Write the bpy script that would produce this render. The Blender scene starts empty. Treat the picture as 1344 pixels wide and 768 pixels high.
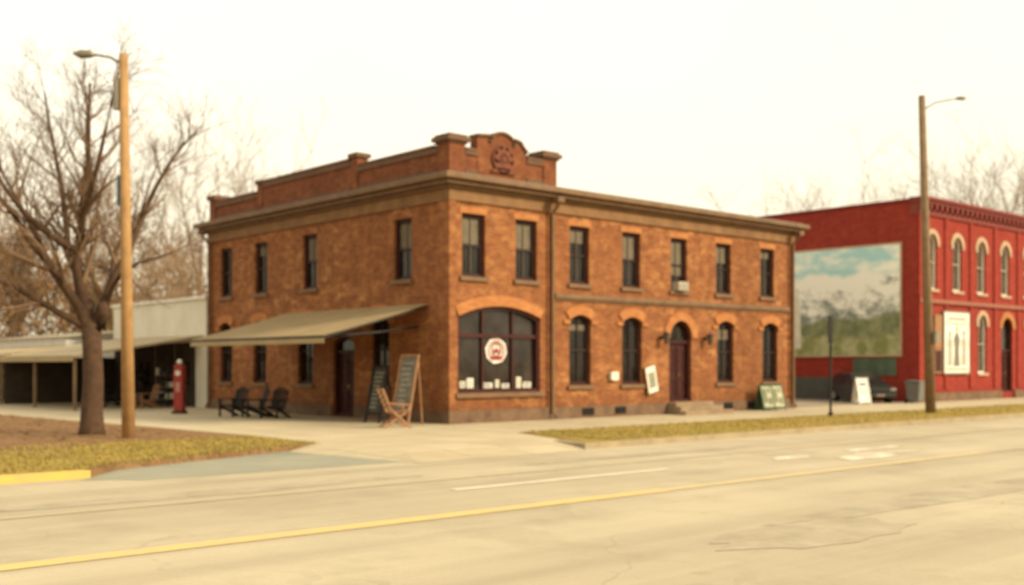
import bpy, bmesh, math, random
from mathutils import Vector, Matrix
random.seed(7)
scene = bpy.context.scene
COL = scene.collection
USE_DOF = True

# ------------------------------------------------------------ materials
def nt(name):
    m = bpy.data.materials.new(name); m.use_nodes = True
    t = m.node_tree; b = t.nodes["Principled BSDF"]
    return m, t, b
def N(t, ty, **kw):
    n = t.nodes.new(ty)
    for k, v in kw.items(): setattr(n, k, v)
    return n
def L(t, a, b): t.links.new(a, b)
def rgb(c): return (c[0], c[1], c[2], 1.0)
def mixc(t, fac, a, b, mode='MIX'):
    n = N(t, 'ShaderNodeMix', data_type='RGBA', blend_type=mode)
    for sock, v in ((n.inputs[0], fac), (n.inputs[6], a), (n.inputs[7], b)):
        if hasattr(v, 'is_linked') or hasattr(v, 'links'): L(t, v, sock)
        elif isinstance(v, (int, float)): sock.default_value = v
        else: sock.default_value = rgb(v)
    return n.outputs[2]
def math_(t, op, a, b=None, clamp=False):
    n = N(t, 'ShaderNodeMath', operation=op); n.use_clamp = clamp
    for i, v in enumerate((a, b)):
        if v is None: continue
        if isinstance(v, (int, float)): n.inputs[i].default_value = v
        else: L(t, v, n.inputs[i])
    return n.outputs[0]
def noise(t, vec, scale, detail=4, rough=.55):
    n = N(t, 'ShaderNodeTexNoise'); n.inputs['Scale'].default_value = scale
    n.inputs['Detail'].default_value = detail; n.inputs['Roughness'].default_value = rough
    if vec is not None: L(t, vec, n.inputs['Vector'])
    return n.outputs['Fac']
def ramp(t, fac, stops):
    n = N(t, 'ShaderNodeValToRGB'); e = n.color_ramp.elements
    while len(e) < len(stops): e.new(.5)
    for i, (p, c) in enumerate(stops):
        e[i].position = p; e[i].color = rgb(c) if not isinstance(c, (int, float)) else (c, c, c, 1)
    L(t, fac, n.inputs[0]); return n.outputs[0]
def bump(t, b, h, strength=.3, dist=.02):
    n = N(t, 'ShaderNodeBump'); n.inputs['Strength'].default_value = strength
    n.inputs['Distance'].default_value = dist; L(t, h, n.inputs['Height'])
    L(t, n.outputs[0], b.inputs['Normal'])
def coords(t): return N(t, 'ShaderNodeTexCoord').outputs['Object']

def M(name, c1, c2=None, scale=3.0, rough=.75, metal=0, bumps=.15, spec=.4):
    m, t, b = nt(name)
    c2 = c2 or tuple(x * .75 for x in c1)
    co = coords(t); f = noise(t, co, scale, 6, .6)
    f = ramp(t, f, [(.3, 0.0), (.7, 1.0)])
    L(t, mixc(t, f, c1, c2), b.inputs['Base Color'])
    b.inputs['Roughness'].default_value = rough; b.inputs['Metallic'].default_value = metal
    b.inputs['Specular IOR Level'].default_value = spec
    if bumps: bump(t, b, noise(t, co, scale * 6, 4), bumps, .01)
    return m

def brick(name, ca, cb, mortar, dark, light, patch=.5):
    m, t, b = nt(name)
    co = coords(t); s = N(t, 'ShaderNodeSeparateXYZ'); L(t, co, s.inputs[0])
    u = math_(t, 'ADD', s.outputs[0], s.outputs[1])
    c = N(t, 'ShaderNodeCombineXYZ'); L(t, u, c.inputs[0]); L(t, s.outputs[2], c.inputs[1])
    bt = N(t, 'ShaderNodeTexBrick'); L(t, c.outputs[0], bt.inputs['Vector'])
    bt.inputs['Scale'].default_value = 1; bt.inputs['Brick Width'].default_value = .225
    bt.inputs['Row Height'].default_value = .078; bt.inputs['Mortar Size'].default_value = .009
    bt.inputs['Mortar Smooth'].default_value = .3
    bt.inputs['Color1'].default_value = rgb(ca); bt.inputs['Color2'].default_value = rgb(cb)
    bt.inputs['Mortar'].default_value = rgb(mortar)
    n1 = ramp(t, noise(t, co, 1.9, 7, .74), [(.38, 0.0), (.68, 1.0)])
    mo = N(t, 'ShaderNodeMapping'); L(t, co, mo.inputs[0]); mo.inputs['Location'].default_value = (13, 7, 4); mo.inputs['Scale'].default_value = (1, 1, 1.8)
    n2 = ramp(t, noise(t, mo.outputs[0], 2.5, 8, .76), [(.45, 0.0), (.65, 1.0)])
    nb = ramp(t, noise(t, co, .36, 3, .5), [(.38, .40), (.60, 1.0)])
    mp = N(t, 'ShaderNodeMapping'); L(t, co, mp.inputs[0]); mp.inputs['Scale'].default_value = (3, 3, .35)
    n3 = ramp(t, noise(t, mp.outputs[0], 1.0, 5, .6), [(.45, 0.0), (.75, 1.0)])
    bt2 = N(t, 'ShaderNodeTexBrick'); L(t, c.outputs[0], bt2.inputs['Vector'])
    bt2.inputs['Scale'].default_value = 1; bt2.inputs['Brick Width'].default_value = .45
    bt2.inputs['Row Height'].default_value = .156; bt2.inputs['Mortar Size'].default_value = 0
    bt2.inputs['Color1'].default_value = (.15, .15, .15, 1); bt2.inputs['Color2'].default_value = (1, 1, 1, 1)
    col = mixc(t, math_(t, 'MULTIPLY', n1, patch), bt.outputs['Color'], dark)
    lf = math_(t, 'MULTIPLY', math_(t, 'MULTIPLY', n2, bt2.outputs['Color']), nb)
    col = mixc(t, math_(t, 'MULTIPLY', lf, patch * 1.7, True), col, light)
    col = mixc(t, math_(t, 'MULTIPLY', n3, .32), col, dark)
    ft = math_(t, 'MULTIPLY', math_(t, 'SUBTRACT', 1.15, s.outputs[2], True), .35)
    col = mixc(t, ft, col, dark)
    L(t, col, b.inputs['Base Color']); b.inputs['Roughness'].default_value = .9
    b.inputs['Specular IOR Level'].default_value = .2
    bump(t, b, math_(t, 'SUBTRACT', noise(t, co, 30, 3), bt.outputs['Fac']), .35, .01)
    return m

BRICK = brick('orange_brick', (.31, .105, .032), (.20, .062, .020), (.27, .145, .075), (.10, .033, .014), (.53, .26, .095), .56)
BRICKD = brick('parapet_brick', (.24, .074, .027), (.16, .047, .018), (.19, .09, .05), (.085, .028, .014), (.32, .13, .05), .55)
BRICKA = brick('arch_brick', (.48, .195, .060), (.38, .13, .040), (.36, .20, .10), (.26, .085, .028), (.58, .29, .11), .4)
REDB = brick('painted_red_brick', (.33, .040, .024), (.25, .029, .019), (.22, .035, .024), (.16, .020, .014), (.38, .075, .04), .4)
TRIM = M('brown_trim', (.20, .115, .052), (.13, .07, .034), 2.5, .7)
FRIEZE = M('tan_frieze', (.26, .14, .056), (.16, .08, .034), 1.6, .85)
COPING = M('coping_stone', (.16, .08, .04), (.10, .05, .027), 3, .8)
STONE = M('plinth_stone', (.19, .115, .065), (.10, .055, .032), 2.2, .9, bumps=.4)
MAROON = M('maroon_paint', (.060, .014, .010), (.035, .009, .007), 5, .5, spec=.2)
SASH = M('dark_sash', (.038, .018, .013), (.025, .013, .010), 5, .5, spec=.2)
SASHM = M('weathered_sash', (.16, .125, .085), (.10, .075, .05), 5, .5, spec=.2)
SASHW = M('pale_sash', (.42, .36, .26), (.30, .25, .18), 5, .5)
BLIND = M('roller_blind', (.19, .155, .105), (.08, .062, .045), 1.6, .8, bumps=0, spec=.2)
WHITE = M('white_paint', (.78, .75, .68), (.62, .58, .5), 2, .6)
CREAM = M('cream_render', (.70, .66, .54), (.58, .54, .43), .8, .8)
STOREROOF = M('weathered_store_roof', (.34, .29, .20), (.26, .22, .15), .8, .8)
WOODP = M('pole_wood', (.42, .25, .10), (.30, .165, .065), 4, .85, bumps=.3)
WOODG = M('grey_pole_wood', (.24, .155, .08), (.16, .10, .05), 4, .85, bumps=.3)
WOODR = M('varnished_wood', (.28, .13, .055), (.18, .08, .035), 8, .5)
WOODD = M('black_paint', (.018, .013, .011), (.010, .008, .007), 8, .6, spec=.2)
METAL = M('grey_metal', (.28, .25, .20), (.20, .18, .14), 6, .45, .5)
METALD = M('dark_metal', (.03, .026, .022), (.018, .016, .014), 8, .5, .3)
CHALK = M('chalkboard', (.030, .028, .024), (.07, .062, .05), 9, .8, bumps=0)
CHALKW = M('chalk_marks', (.42, .38, .30), (.22, .20, .16), 14, .8, bumps=0)
AWN = M('tan_canvas', (.31, .225, .11), (.25, .175, .082), 1.2, .9, bumps=.1)
AWNV = M('valance_canvas', (.38, .29, .155), (.30, .225, .12), 1.2, .9, bumps=.1)
DARK = M('dark_interior', (.012, .009, .006), (.008, .006, .005), 2, .9, spec=.1)
REDP = M('red_enamel', (.30, .028, .018), (.22, .02, .014), 3, .6)
GREEN = M('green_paint', (.05, .10, .035), (.035, .07, .028), 3, .5)
BLUE = M('blue_sign', (.10, .20, .26), (.07, .15, .19), 3, .5)
BLACKCAR = M('black_car_paint', (.012, .012, .013), (.018, .018, .018), 1, .2, bumps=0)
RUBBER = M('tyre_rubber', (.02, .019, .018), None, 8, .85)
PLASTIC = M('grey_plastic', (.15, .15, .13), (.11, .11, .10), 3, .55)
BARK = M('bark', (.10, .052, .027), (.05, .027, .014), 6, .95, bumps=.6)
TWIG = M('twig_bark', (.22, .135, .075), (.15, .09, .05), 3, .95, bumps=0)
TWIG_HAZE = M('hazed_twig_bark', (.34, .23, .135), (.25, .165, .095), 1, .95, bumps=0)  # twig colour lightened to stand in for distance haze
WOODS_M = M('russet_thicket', (.24, .12, .06), (.42, .27, .11), .12, .95, bumps=0)
YEL = M('yellow_paint', (.62, .43, .08), (.50, .36, .12), 3, .8)
LEAFM = M('dead_leaves', (.30, .15, .06), (.18, .085, .035), 5, .9, bumps=0)
SLATE = M('slate_paint', (.085, .09, .075), (.06, .06, .05), 2, .7)
TEAL = M('teal_paint', (.10, .15, .09), (.06, .08, .05), 2, .7)
ROOFG = M('gravel_roof', (.2, .18, .15), (.15, .13, .11), 4, .95)

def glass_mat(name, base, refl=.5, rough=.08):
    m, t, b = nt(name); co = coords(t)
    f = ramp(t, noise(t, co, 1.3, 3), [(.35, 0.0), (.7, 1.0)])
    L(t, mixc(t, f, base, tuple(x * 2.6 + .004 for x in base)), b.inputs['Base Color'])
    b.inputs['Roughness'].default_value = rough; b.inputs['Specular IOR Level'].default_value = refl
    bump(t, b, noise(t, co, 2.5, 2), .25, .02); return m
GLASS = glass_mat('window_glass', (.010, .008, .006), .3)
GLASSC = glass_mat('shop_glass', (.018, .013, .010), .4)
CARGL = glass_mat('car_glass', (.01, .01, .01), .8)

def road_mat():
    m, t, b = nt('worn_asphalt'); co = coords(t)
    base = mixc(t, ramp(t, noise(t, co, .22, 6, .6), [(.35, 0.0), (.68, 1.0)]), (.50, .425, .295), (.40, .34, .23))
    mp = N(t, 'ShaderNodeMapping'); L(t, co, mp.inputs[0]); mp.inputs['Scale'].default_value = (.05, .9, 1)
    streak = ramp(t, noise(t, mp.outputs[0], 1.0, 5, .6), [(.42, 0.0), (.7, 1.0)])
    base = mixc(t, math_(t, 'MULTIPLY', streak, .6), base, (.29, .235, .155))
    n4 = ramp(t, noise(t, co, .55, 7, .7), [(.50, 0.0), (.64, 1.0)])
    base = mixc(t, math_(t, 'MULTIPLY', n4, .35), base, (.27, .22, .145))
    grain = noise(t, co, 45, 3, .7)
    base = mixc(t, math_(t, 'MULTIPLY', ramp(t, grain, [(.4, 0.0), (.65, 1.0)]), .22), base, (.28, .23, .15))
    w = N(t, 'ShaderNodeTexNoise'); w.inputs['Scale'].default_value = .7; L(t, co, w.inputs['Vector'])
    ad = N(t, 'ShaderNodeVectorMath', operation='ADD'); L(t, co, ad.inputs[0])
    sc = N(t, 'ShaderNodeVectorMath', operation='SCALE'); L(t, w.outputs['Color'], sc.inputs[0]); sc.inputs[3].default_value = 2.2
    L(t, sc.outputs[0], ad.inputs[1])
    v = N(t, 'ShaderNodeTexVoronoi', feature='DISTANCE_TO_EDGE'); v.inputs['Scale'].default_value = .17
    L(t, ad.outputs[0], v.inputs['Vector'])
    cr = math_(t, 'LESS_THAN', v.outputs['Distance'], .0045)
    cm = math_(t, 'MULTIPLY', cr, ramp(t, noise(t, co, .35, 2), [(.45, 0.0), (.6, 1.0)]))
    base = mixc(t, math_(t, 'MULTIPLY', cm, .16), base, (.16, .12, .07))
    L(t, base, b.inputs['Base Color']); b.inputs['Roughness'].default_value = .85
    b.inputs['Specular IOR Level'].default_value = .25
    bump(t, b, grain, .25, .01); return m
ROAD = road_mat()
def concrete():
    m, t, b = nt('pavement_concrete'); co = coords(t)
    bt = N(t, 'ShaderNodeTexBrick'); L(t, co, bt.inputs['Vector']); bt.offset = 0
    bt.inputs['Scale'].default_value = 1; bt.inputs['Brick Width'].default_value = 1.5; bt.inputs['Row Height'].default_value = 1.5
    bt.inputs['Mortar Size'].default_value = .014
    bt.inputs['Color1'].default_value = rgb((.50, .42, .27)); bt.inputs['Color2'].default_value = rgb((.44, .36, .23))
    bt.inputs['Mortar'].default_value = rgb((.22, .17, .1))
    c = mixc(t, ramp(t, noise(t, co, .8, 7, .65), [(.4, 0.0), (.75, .6)]), bt.outputs['Color'], (.32, .245, .145))
    L(t, c, b.inputs['Base Color']); b.inputs['Roughness'].default_value = .9
    bump(t, b, noise(t, co, 25, 4), .2, .01); return m
CONC = concrete()
KERB = M('kerb_concrete', (.38, .30, .18), (.25, .19, .11), 2.5, .9, bumps=.3)
def grass_mat(name, a, bcol, c3, edge=.55):
    m, t, b = nt(name); co = coords(t)
    c = mixc(t, ramp(t, noise(t, co, .5, 6, .65), [(.4, 0.0), (.62, 1.0)]), a, bcol)
    c = mixc(t, ramp(t, noise(t, co, 9, 5, .7), [(.45, 0.0), (.65, .7)]), c, c3)
    L(t, c, b.inputs['Base Color']); b.inputs['Roughness'].default_value = .95
    b.inputs['Specular IOR Level'].default_value = .1
    bump(t, b, noise(t, co, 28, 5, .7), .6, .03); return m
GRASS = grass_mat('dry_grass', (.29, .22, .05), (.38, .25, .075), (.20, .15, .035))
DIRT = grass_mat('leaf_littered_dirt', (.24, .135, .062), (.30, .185, .09), (.13, .066, .03))
BLUEASPH = M('blue_grey_asphalt', (.22, .225, .18), (.31, .285, .20), .7, .9, bumps=.3)
BLADE = M('grass_blades', (.42, .31, .08), (.26, .21, .05), 1.5, .9, bumps=0)
def worn(name, c, under, k=(.42, .58), sc=3.5):
    m, t, b = nt(name); co = coords(t)
    f = ramp(t, noise(t, co, sc, 6, .7), [(k[0], 0.0), (k[1], 1.0)])
    L(t, mixc(t, f, c, under), b.inputs['Base Color']); b.inputs['Roughness'].default_value = .8
    return m
PYEL = worn('worn_yellow_line', (.66, .45, .14), (.49, .38, .20), (.35, .70))
PYEL1 = worn('worn_thin_yellow_line', (.60, .43, .18), (.47, .385, .23), (.30, .62))
PYEL2 = worn('faded_yellow_line', (.50, .38, .20), (.43, .355, .235), (.3, .6))
PWHT = worn('worn_white_line', (.70, .62, .47), (.50, .42, .29), (.42, .72))
PWHT2 = worn('faded_white_marking', (.68, .61, .47), (.46, .385, .27), (.42, .56), 2.0)
PATCH = worn('asphalt_patch', (.29, .24, .155), (.42, .35, .24), (.35, .7), 1.5)

def mural_mat():
    m, t, b = nt('mountain_mural'); co = coords(t)
    s = N(t, 'ShaderNodeSeparateXYZ'); L(t, co, s.inputs[0]); z = s.outputs[2]
    cy = N(t, 'ShaderNodeCombineXYZ'); L(t, s.outputs[1], cy.inputs[0])
    ms = N(t, 'ShaderNodeMapping'); L(t, co, ms.inputs[0]); ms.inputs['Scale'].default_value = (1, .6, 1.5)
    sky = mixc(t, ramp(t, noise(t, ms.outputs[0], .8, 4, .55), [(.42, 0.0), (.60, 1.0)]), (.36, .60, .60), (.84, .84, .72))
    def ridge(base, amp, sc, seed, det=3, soft=4.0):
        mp = N(t, 'ShaderNodeMapping'); L(t, cy.outputs[0], mp.inputs[0]); mp.inputs['Location'].default_value = (seed, seed, 0)
        n = noise(t, mp.outputs[0], sc, det, .5)
        h = math_(t, 'ADD', math_(t, 'MULTIPLY', math_(t, 'SUBTRACT', n, .5), amp), base)
        return math_(t, 'MULTIPLY', math_(t, 'SUBTRACT', h, z), soft, True)
    mp = N(t, 'ShaderNodeMapping'); L(t, co, mp.inputs[0]); mp.inputs['Scale'].default_value = (1, .9, 1.3); mp.inputs['Rotation'].default_value = (.7, 0, 0)
    nn = noise(t, mp.outputs[0], 1.1, 6, .62)
    snowf = ramp(t, math_(t, 'ADD', nn, math_(t, 'MULTIPLY', math_(t, 'SUBTRACT', z, 4.6), .11)), [(.40, 0.0), (.58, 1.0)])
    mount = mixc(t, snowf, (.20, .23, .20), (.82, .81, .71))
    c = mixc(t, ridge(6.35, 1.8, .40, 3.1), sky, mount)
    hill = mixc(t, ramp(t, noise(t, co, 1.6, 5, .6), [(.4, 0.0), (.65, 1.0)]), (.13, .16, .07), (.27, .28, .14))
    c = mixc(t, ridge(4.2, 1.5, .35, 9.3), c, hill)
    vall = mixc(t, ramp(t, noise(t, co, 1.3, 5, .6), [(.4, 0.0), (.6, 1.0)]), (.21, .23, .07), (.42, .41, .22))
    c = mixc(t, ridge(3.3, .8, .5, 5.0), c, vall)
    L(t, c, b.inputs['Base Color']); b.inputs['Roughness'].default_value = .6; return m
MURAL = mural_mat()

# ------------------------------------------------------------ mesh builder
class MB:
    def __init__(s): s.v = []; s.f = []; s.m = []
    def add(s, vs, fs, m=0, tf=None):
        o = len(s.v)
        s.v += [tf(*p) if tf else tuple(p) for p in vs]
        s.f += [tuple(i + o for i in f) for f in fs]; s.m += [m] * len(fs); return s
    def box(s, x0, x1, y0, y1, z0, z1, m=0, tf=None):
        vs = [(x0,y0,z0),(x1,y0,z0),(x1,y1,z0),(x0,y1,z0),(x0,y0,z1),(x1,y0,z1),(x1,y1,z1),(x0,y1,z1)]
        return s.add(vs, [(0,3,2,1),(4,5,6,7),(0,1,5,4),(1,2,6,5),(2,3,7,6),(3,0,4,7)], m, tf)
    def prism(s, pts, a, b, axis='y', m=0, tf=None):
        def P(p, d):
            return {'y': (p[0], d, p[1]), 'x': (d, p[0], p[1]), 'z': (p[0], p[1], d)}[axis]
        n = len(pts); vs = [P(p, a) for p in pts] + [P(p, b) for p in pts]
        fs = [tuple(range(n)), tuple(range(2*n-1, n-1, -1))] + [(i, (i+1) % n, (i+1) % n + n, i+n) for i in range(n)]
        return s.add(vs, fs, m, tf)
    def tube(s, pts, rs, n=8, m=0, cap=True):
        pts = [Vector(p) for p in pts]; o = len(s.v); k = len(pts)
        for i, p in enumerate(pts):
            d = (pts[min(i+1, k-1)] - pts[max(i-1, 0)])
            if d.length < 1e-6: d = Vector((0, 0, 1))
            d.normalize()
            a = d.orthogonal().normalized() if abs(d.z) > .95 else d.cross(Vector((0, 0, 1))).normalized()
            if abs(d.z) > .95:
                a = (Vector((1, 0, 0)) - d * d.x).normalized()
            b = d.cross(a)
            r = rs[i] if isinstance(rs, (list, tuple)) else rs
            for j in range(n):
                an = 2 * math.pi * j / n
                s.v.append(tuple(p + (a * math.cos(an) + b * math.sin(an)) * r))
        for i in range(k - 1):
            for j in range(n):
                s.f.append((o+i*n+j, o+i*n+(j+1) % n, o+(i+1)*n+(j+1) % n, o+(i+1)*n+j)); s.m.append(m)
        if cap:
            s.f.append(tuple(o+j for j in range(n))[::-1]); s.m.append(m)
            s.f.append(tuple(o+(k-1)*n+j for j in range(n))); s.m.append(m)
        return s
    def bar(s, p0, p1, w, h, m=0):
        p0 = Vector(p0); p1 = Vector(p1); d = (p1-p0).normalized()
        a = d.cross(Vector((0, 0, 1)))
        a = Vector((1, 0, 0)) if a.length < .05 else a.normalized()
        b = d.cross(a).normalized()
        vs = []
        for p in (p0, p1):
            for sa, sb in ((-1,-1),(1,-1),(1,1),(-1,1)):
                vs.append(tuple(p + a*sa*w/2 + b*sb*h/2))
        return s.add(vs, [(0,3,2,1),(4,5,6,7),(0,1,5,4),(1,2,6,5),(2,3,7,6),(3,0,4,7)], m)

def mesh(name, mb, mats, smooth=False, recalc=True):
    me = bpy.data.meshes.new(name); me.from_pydata(mb.v, [], mb.f)
    for mt in (mats if isinstance(mats, (list, tuple)) else [mats]): me.materials.append(mt)
    me.polygons.foreach_set('material_index', mb.m)
    if smooth: me.polygons.foreach_set('use_smooth', [True]*len(mb.f))
    me.update()
    if recalc:
        bm = bmesh.new(); bm.from_mesh(me); bmesh.ops.recalc_face_normals(bm, faces=bm.faces); bm.to_mesh(me); bm.free()
    return me
def put(name, me, parent=None, loc=(0, 0, 0), rot=0, bev=0, **props):
    o = bpy.data.objects.new(name, me); o.location = loc; o.rotation_euler = (0, 0, rot) if isinstance(rot, (int, float)) else rot
    COL.objects.link(o)
    if parent: o.parent = parent
    if bev:
        md = o.modifiers.new('bevel', 'BEVEL'); md.width = bev; md.segments = 2; md.limit_method = 'ANGLE'
    for k, v in props.items(): o[k] = v
    return o
def part(name, mb, mats, parent=None, loc=(0, 0, 0), rot=0, smooth=False, bev=0, recalc=True, **props):
    return put(name, mesh(name, mb, mats, smooth, recalc), parent, loc, rot, bev, **props)
def thing(name, loc, rot, label, category, group=None):
    e = bpy.data.objects.new(name, None); e.location = loc; e.rotation_euler = (0, 0, rot); e.empty_display_size = .3
    COL.objects.link(e); e['label'] = label; e['category'] = category
    if group: e['group'] = group
    return e
def copy_thing(root, loc, rot=None, label=None):
    c = root.copy(); COL.objects.link(c); c.location = loc
    if rot is not None: c.rotation_euler = (0, 0, rot)
    if label: c['label'] = label
    def down(src, dst):
        for ch in list(src.children):
            k = ch.copy(); COL.objects.link(k); k.parent = dst; down(ch, k)
    down(root, c)
    return c

# ------------------------------------------------------------ facade helpers
def arcpts(w, h, rise, n=12):
    if rise < 1e-4: return [(-w/2, h), (w/2, h)]
    R = ((w/2)**2 + rise**2) / (2*rise); zc = h - R; out = []
    a0 = math.asin(min(1, (w/2)/R))
    if rise > w/2 - 1e-6: a0 = math.pi/2
    for i in range(n+1):
        a = -a0 + 2*a0*i/n; out.append((R*math.sin(a), zc + R*math.cos(a)))
    return out
def outline(w, h, rise, n=12):
    return [(-w/2, 0)] + arcpts(w, h, rise, n) + [(w/2, 0)]
def facade(mb, Lx, H, ops, tf, m=0, depth=.28, z0=0):
    xs = sorted(set([0, Lx] + [o[0]-o[1]/2 for o in ops] + [o[0]+o[1]/2 for o in ops]))
    zs = sorted(set([z0, H] + [o[2] for o in ops] + [o[2]+o[3] for o in ops]))
    for i in range(len(xs)-1):
        for j in range(len(zs)-1):
            cx = (xs[i]+xs[i+1])/2; cz = (zs[j]+zs[j+1])/2
            if any(abs(cx-o[0]) < o[1]/2 and o[2] < cz < o[2]+o[3] for o in ops): continue
            mb.add([(xs[i],0,zs[j]),(xs[i+1],0,zs[j]),(xs[i+1],0,zs[j+1]),(xs[i],0,zs[j+1])], [(0,1,2,3)], m, tf)
    for (xc, w, zb, h, rise) in ops:
        if rise > 1e-4:
            a = arcpts(w, h, rise)
            for p, q in zip(a[:-1], a[1:]):
                mb.add([(xc+p[0],0,zb+p[1]),(xc+q[0],0,zb+q[1]),(xc+q[0],0,zb+h),(xc+p[0],0,zb+h)], [(0,1,2,3)], m, tf)
        ol = outline(w, h, rise)
        for i in range(len(ol)):
            p = ol[i]; q = ol[(i+1) % len(ol)]
            mb.add([(xc+p[0],0,zb+p[1]),(xc+q[0],0,zb+q[1]),(xc+q[0],depth,zb+q[1]),(xc+p[0],depth,zb+p[1])], [(0,1,2,3)], m, tf)
def ring(mb, o1, o2, y0, y1, m=0, close=True):
    n = len(o1); rng = range(n if close else n-1)
    for i in rng:
        j = (i+1) % n
        mb.add([(o1[i][0],y0,o1[i][1]),(o1[j][0],y0,o1[j][1]),(o2[j][0],y0,o2[j][1]),(o2[i][0],y0,o2[i][1])], [(0,1,2,3)], m)
        for o in (o1, o2):
            mb.add([(o[i][0],y0,o[i][1]),(o[j][0],y0,o[j][1]),(o[j][0],y1,o[j][1]),(o[i][0],y1,o[i][1])], [(0,1,2,3)], m)
    if not close:
        for i in (0, n-1):
            mb.add([(o1[i][0],y0,o1[i][1]),(o2[i][0],y0,o2[i][1]),(o2[i][0],y1,o2[i][1]),(o1[i][0],y1,o1[i][1])], [(0,1,2,3)], m)
def inset(w, h, rise, t, dz=None):
    o = outline(w-2*t, h-2*t, rise*(w-2*t)/w)
    return [(x, z+t) for x, z in o]

def window_meshes(key, w, h, rise, mats, archm, sillm, arch_t=.25, muntin=True, lintel=True):
    fr, sa, gl = mats
    d = {'w': w, 'h': h}
    f = MB(); ring(f, outline(w, h, rise), inset(w, h, rise, .07), .10, .2)
    d['frame'] = mesh('frame', f, fr)
    b = MB(); ol = inset(w, h, rise, .07); b.add([(x, .19, z) for x, z in ol], [tuple(range(len(ol)))], 0)
    iw = w-.14
    mid = h*.5
    b.box(-iw/2, iw/2, .13, .186, mid-.03, mid+.03, 1)
    ring(b, inset(w, h, rise, .0701), inset(w, h, rise, .115), .14, .186, 1)
    if muntin:
        b.box(-.014, .014, .15, .185, .1, mid-.03, 2); b.box(-.014, .014, .15, .185, mid+.03, h-.1, 2)
    d['window'] = mesh('window', b, [gl, sa, SASHM if muntin == 2 else sa])
    s = MB().box(-w/2-.1, w/2+.1, -.09, .12, -.13, -.002); d['sill'] = mesh('sill', s, sillm)
    if archm:
        a = MB()
        if rise > 1e-3:
            i1 = arcpts(w, h, rise); R = ((w/2)**2+rise**2)/(2*rise); zc = h-R
            o2 = [(x*(R+arch_t)/R, zc+(z-zc)*(R+arch_t)/R) for x, z in i1]
            ring(a, i1, o2, -.055, .02, 0, False)
            a.box(-w/2-arch_t*.9, -w/2-.005, -.065, .02, i1[0][1]-.14, i1[0][1]-.004)
            a.box(w/2+.005, w/2+arch_t*.9, -.065, .02, i1[0][1]-.14, i1[0][1]-.004)
        else:
            a.box(-w/2-.08, w/2+.08, -.014, .02, h+.002, h+.2)
        d['lintel'] = mesh('lintel', a, archm)
    return d
def place_window(d, parent, loc, rot=0, blind=None):
    w = put('window', d['window'], parent, loc, rot)
    for k in ('frame', 'sill', 'lintel'):
        if k in d: put(k, d[k], w)
    if blind:
        u0, u1 = blind
        part('blind', MB().add([(-d['w']/2+.1,.188,d['h']*u0),(d['w']/2-.1,.188,d['h']*u0),(d['w']/2-.1,.188,d['h']*u1),(-d['w']/2+.1,.188,d['h']*u1)], [(0,1,2,3)]), BLIND, w, recalc=False)
    return w

# ============================================================ SETTING: ground
def sheet(name, pts, z, mat_, z2=None, **pr):
    mb = MB()
    if z2 is None: mb.add([(x, y, z) for x, y in pts], [tuple(range(len(pts)))])
    else: mb.prism(pts, z2, z, 'z')
    o = part(name, mb, mat_, recalc=True)
    if z2 is None and o.data.polygons[0].normal.z < 0:
        o.data.flip_normals()
    o['kind'] = 'structure'
    for k, v in pr.items(): o[k] = v
    return o
sheet('ground', [(-600,-600),(900,-600),(900,900),(-600,900)], -.30, DIRT)
sheet('road', [(-300,-34),(400,-34),(400,-6.5),(-300,-6.5)], -.12, ROAD)
sheet('road_edge', [(-13.6,-7.3),(-12.2,-5.7),(-6.8,-3.6),(-6.6,-8.2),(-12.9,-8.0)], -.116, BLUEASPH)
sheet('terrain', [(-300,-7.1),(-13.4,-7.1),(-12.5,-6.0),(-7.1,-4.0),(-6.95,-7.25),(-2.6,-7.25),(-2.5,-8.3),(400,-8.3),(400,500),(-300,500)], 0, DIRT, -.29)
sheet('sidewalk', [(-7.08,-4.02),(-6.93,-7.24),(-2.35,-7.24),(-1.9,-6.4),(-1.2,-4.35),(-.6,-4.1),(60,-4.1),(400,-4.1),(400,.2),(28.1,.2),(28.1,30),(.1,30),(.1,60),(-9.0,60),(-8.4,20),(-7.8,12),(-7.2,4),(-6.9,-1)], .004, CONC)
rm = MB(); rm.add([(-6.93,-7.24,.004),(-2.5,-7.24,.004),(-2.9,-8.55,-.115),(-7.6,-8.55,-.115),(-7.08,-4.02,.004),(-8.1,-4.5,-.112)], [(0,3,2,1),(0,4,5,3)])
o = part('sidewalk_ramp', rm, CONC); o['kind'] = 'structure'
sheet('grass_verge', [(-300,-6.95),(-13.45,-6.95),(-12.6,-5.85),(-7.15,-3.86),(-7.0,-1.2),(-10.5,-.8),(-12.5,-2.2),(-300,-2.4)], .008, GRASS)
sheet('grass_verge', [(-2.4,-8.14),(-2.1,-7.3),(-1.7,-6.4),(-1.0,-4.42),(-.5,-4.17),(400,-4.17),(400,-8.14)], .008, GRASS)
sheet('kerb', [(-2.5,-8.32),(400,-8.32),(400,-8.15),(-2.5,-8.15)], .012, KERB, -.2)
sheet('kerb', [(-2.72,-8.33),(-2.51,-8.33),(-2.25,-7.2),(-2.62,-7.2)], .014, KERB, -.2)
sheet('kerb', [(-300,-7.12),(-13.38,-7.12),(-13.5,-6.96),(-300,-6.96)], .012, YEL, -.2)
sheet('path', [(18.2,.3),(28.0,.3),(28.0,29),(18.2,29)], .008, M('alley_gravel', (.34,.28,.2), (.25,.2,.14), 2, .95, bumps=.5))
def marking(x0, x1, y0, y1, mt, z=-.112):
    return sheet('road_marking', [(x0,y0),(x1,y0),(x1,y1),(x0,y1)], z, mt)
marking(-200, -7.5, -14.88, -14.56, PYEL); marking(-7.49, 3, -14.84, -14.60, PYEL1); marking(3.01, 300, -14.80, -14.64, PYEL2)
marking(-200, 300, -11.35, -11.22, PYEL2)
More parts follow.
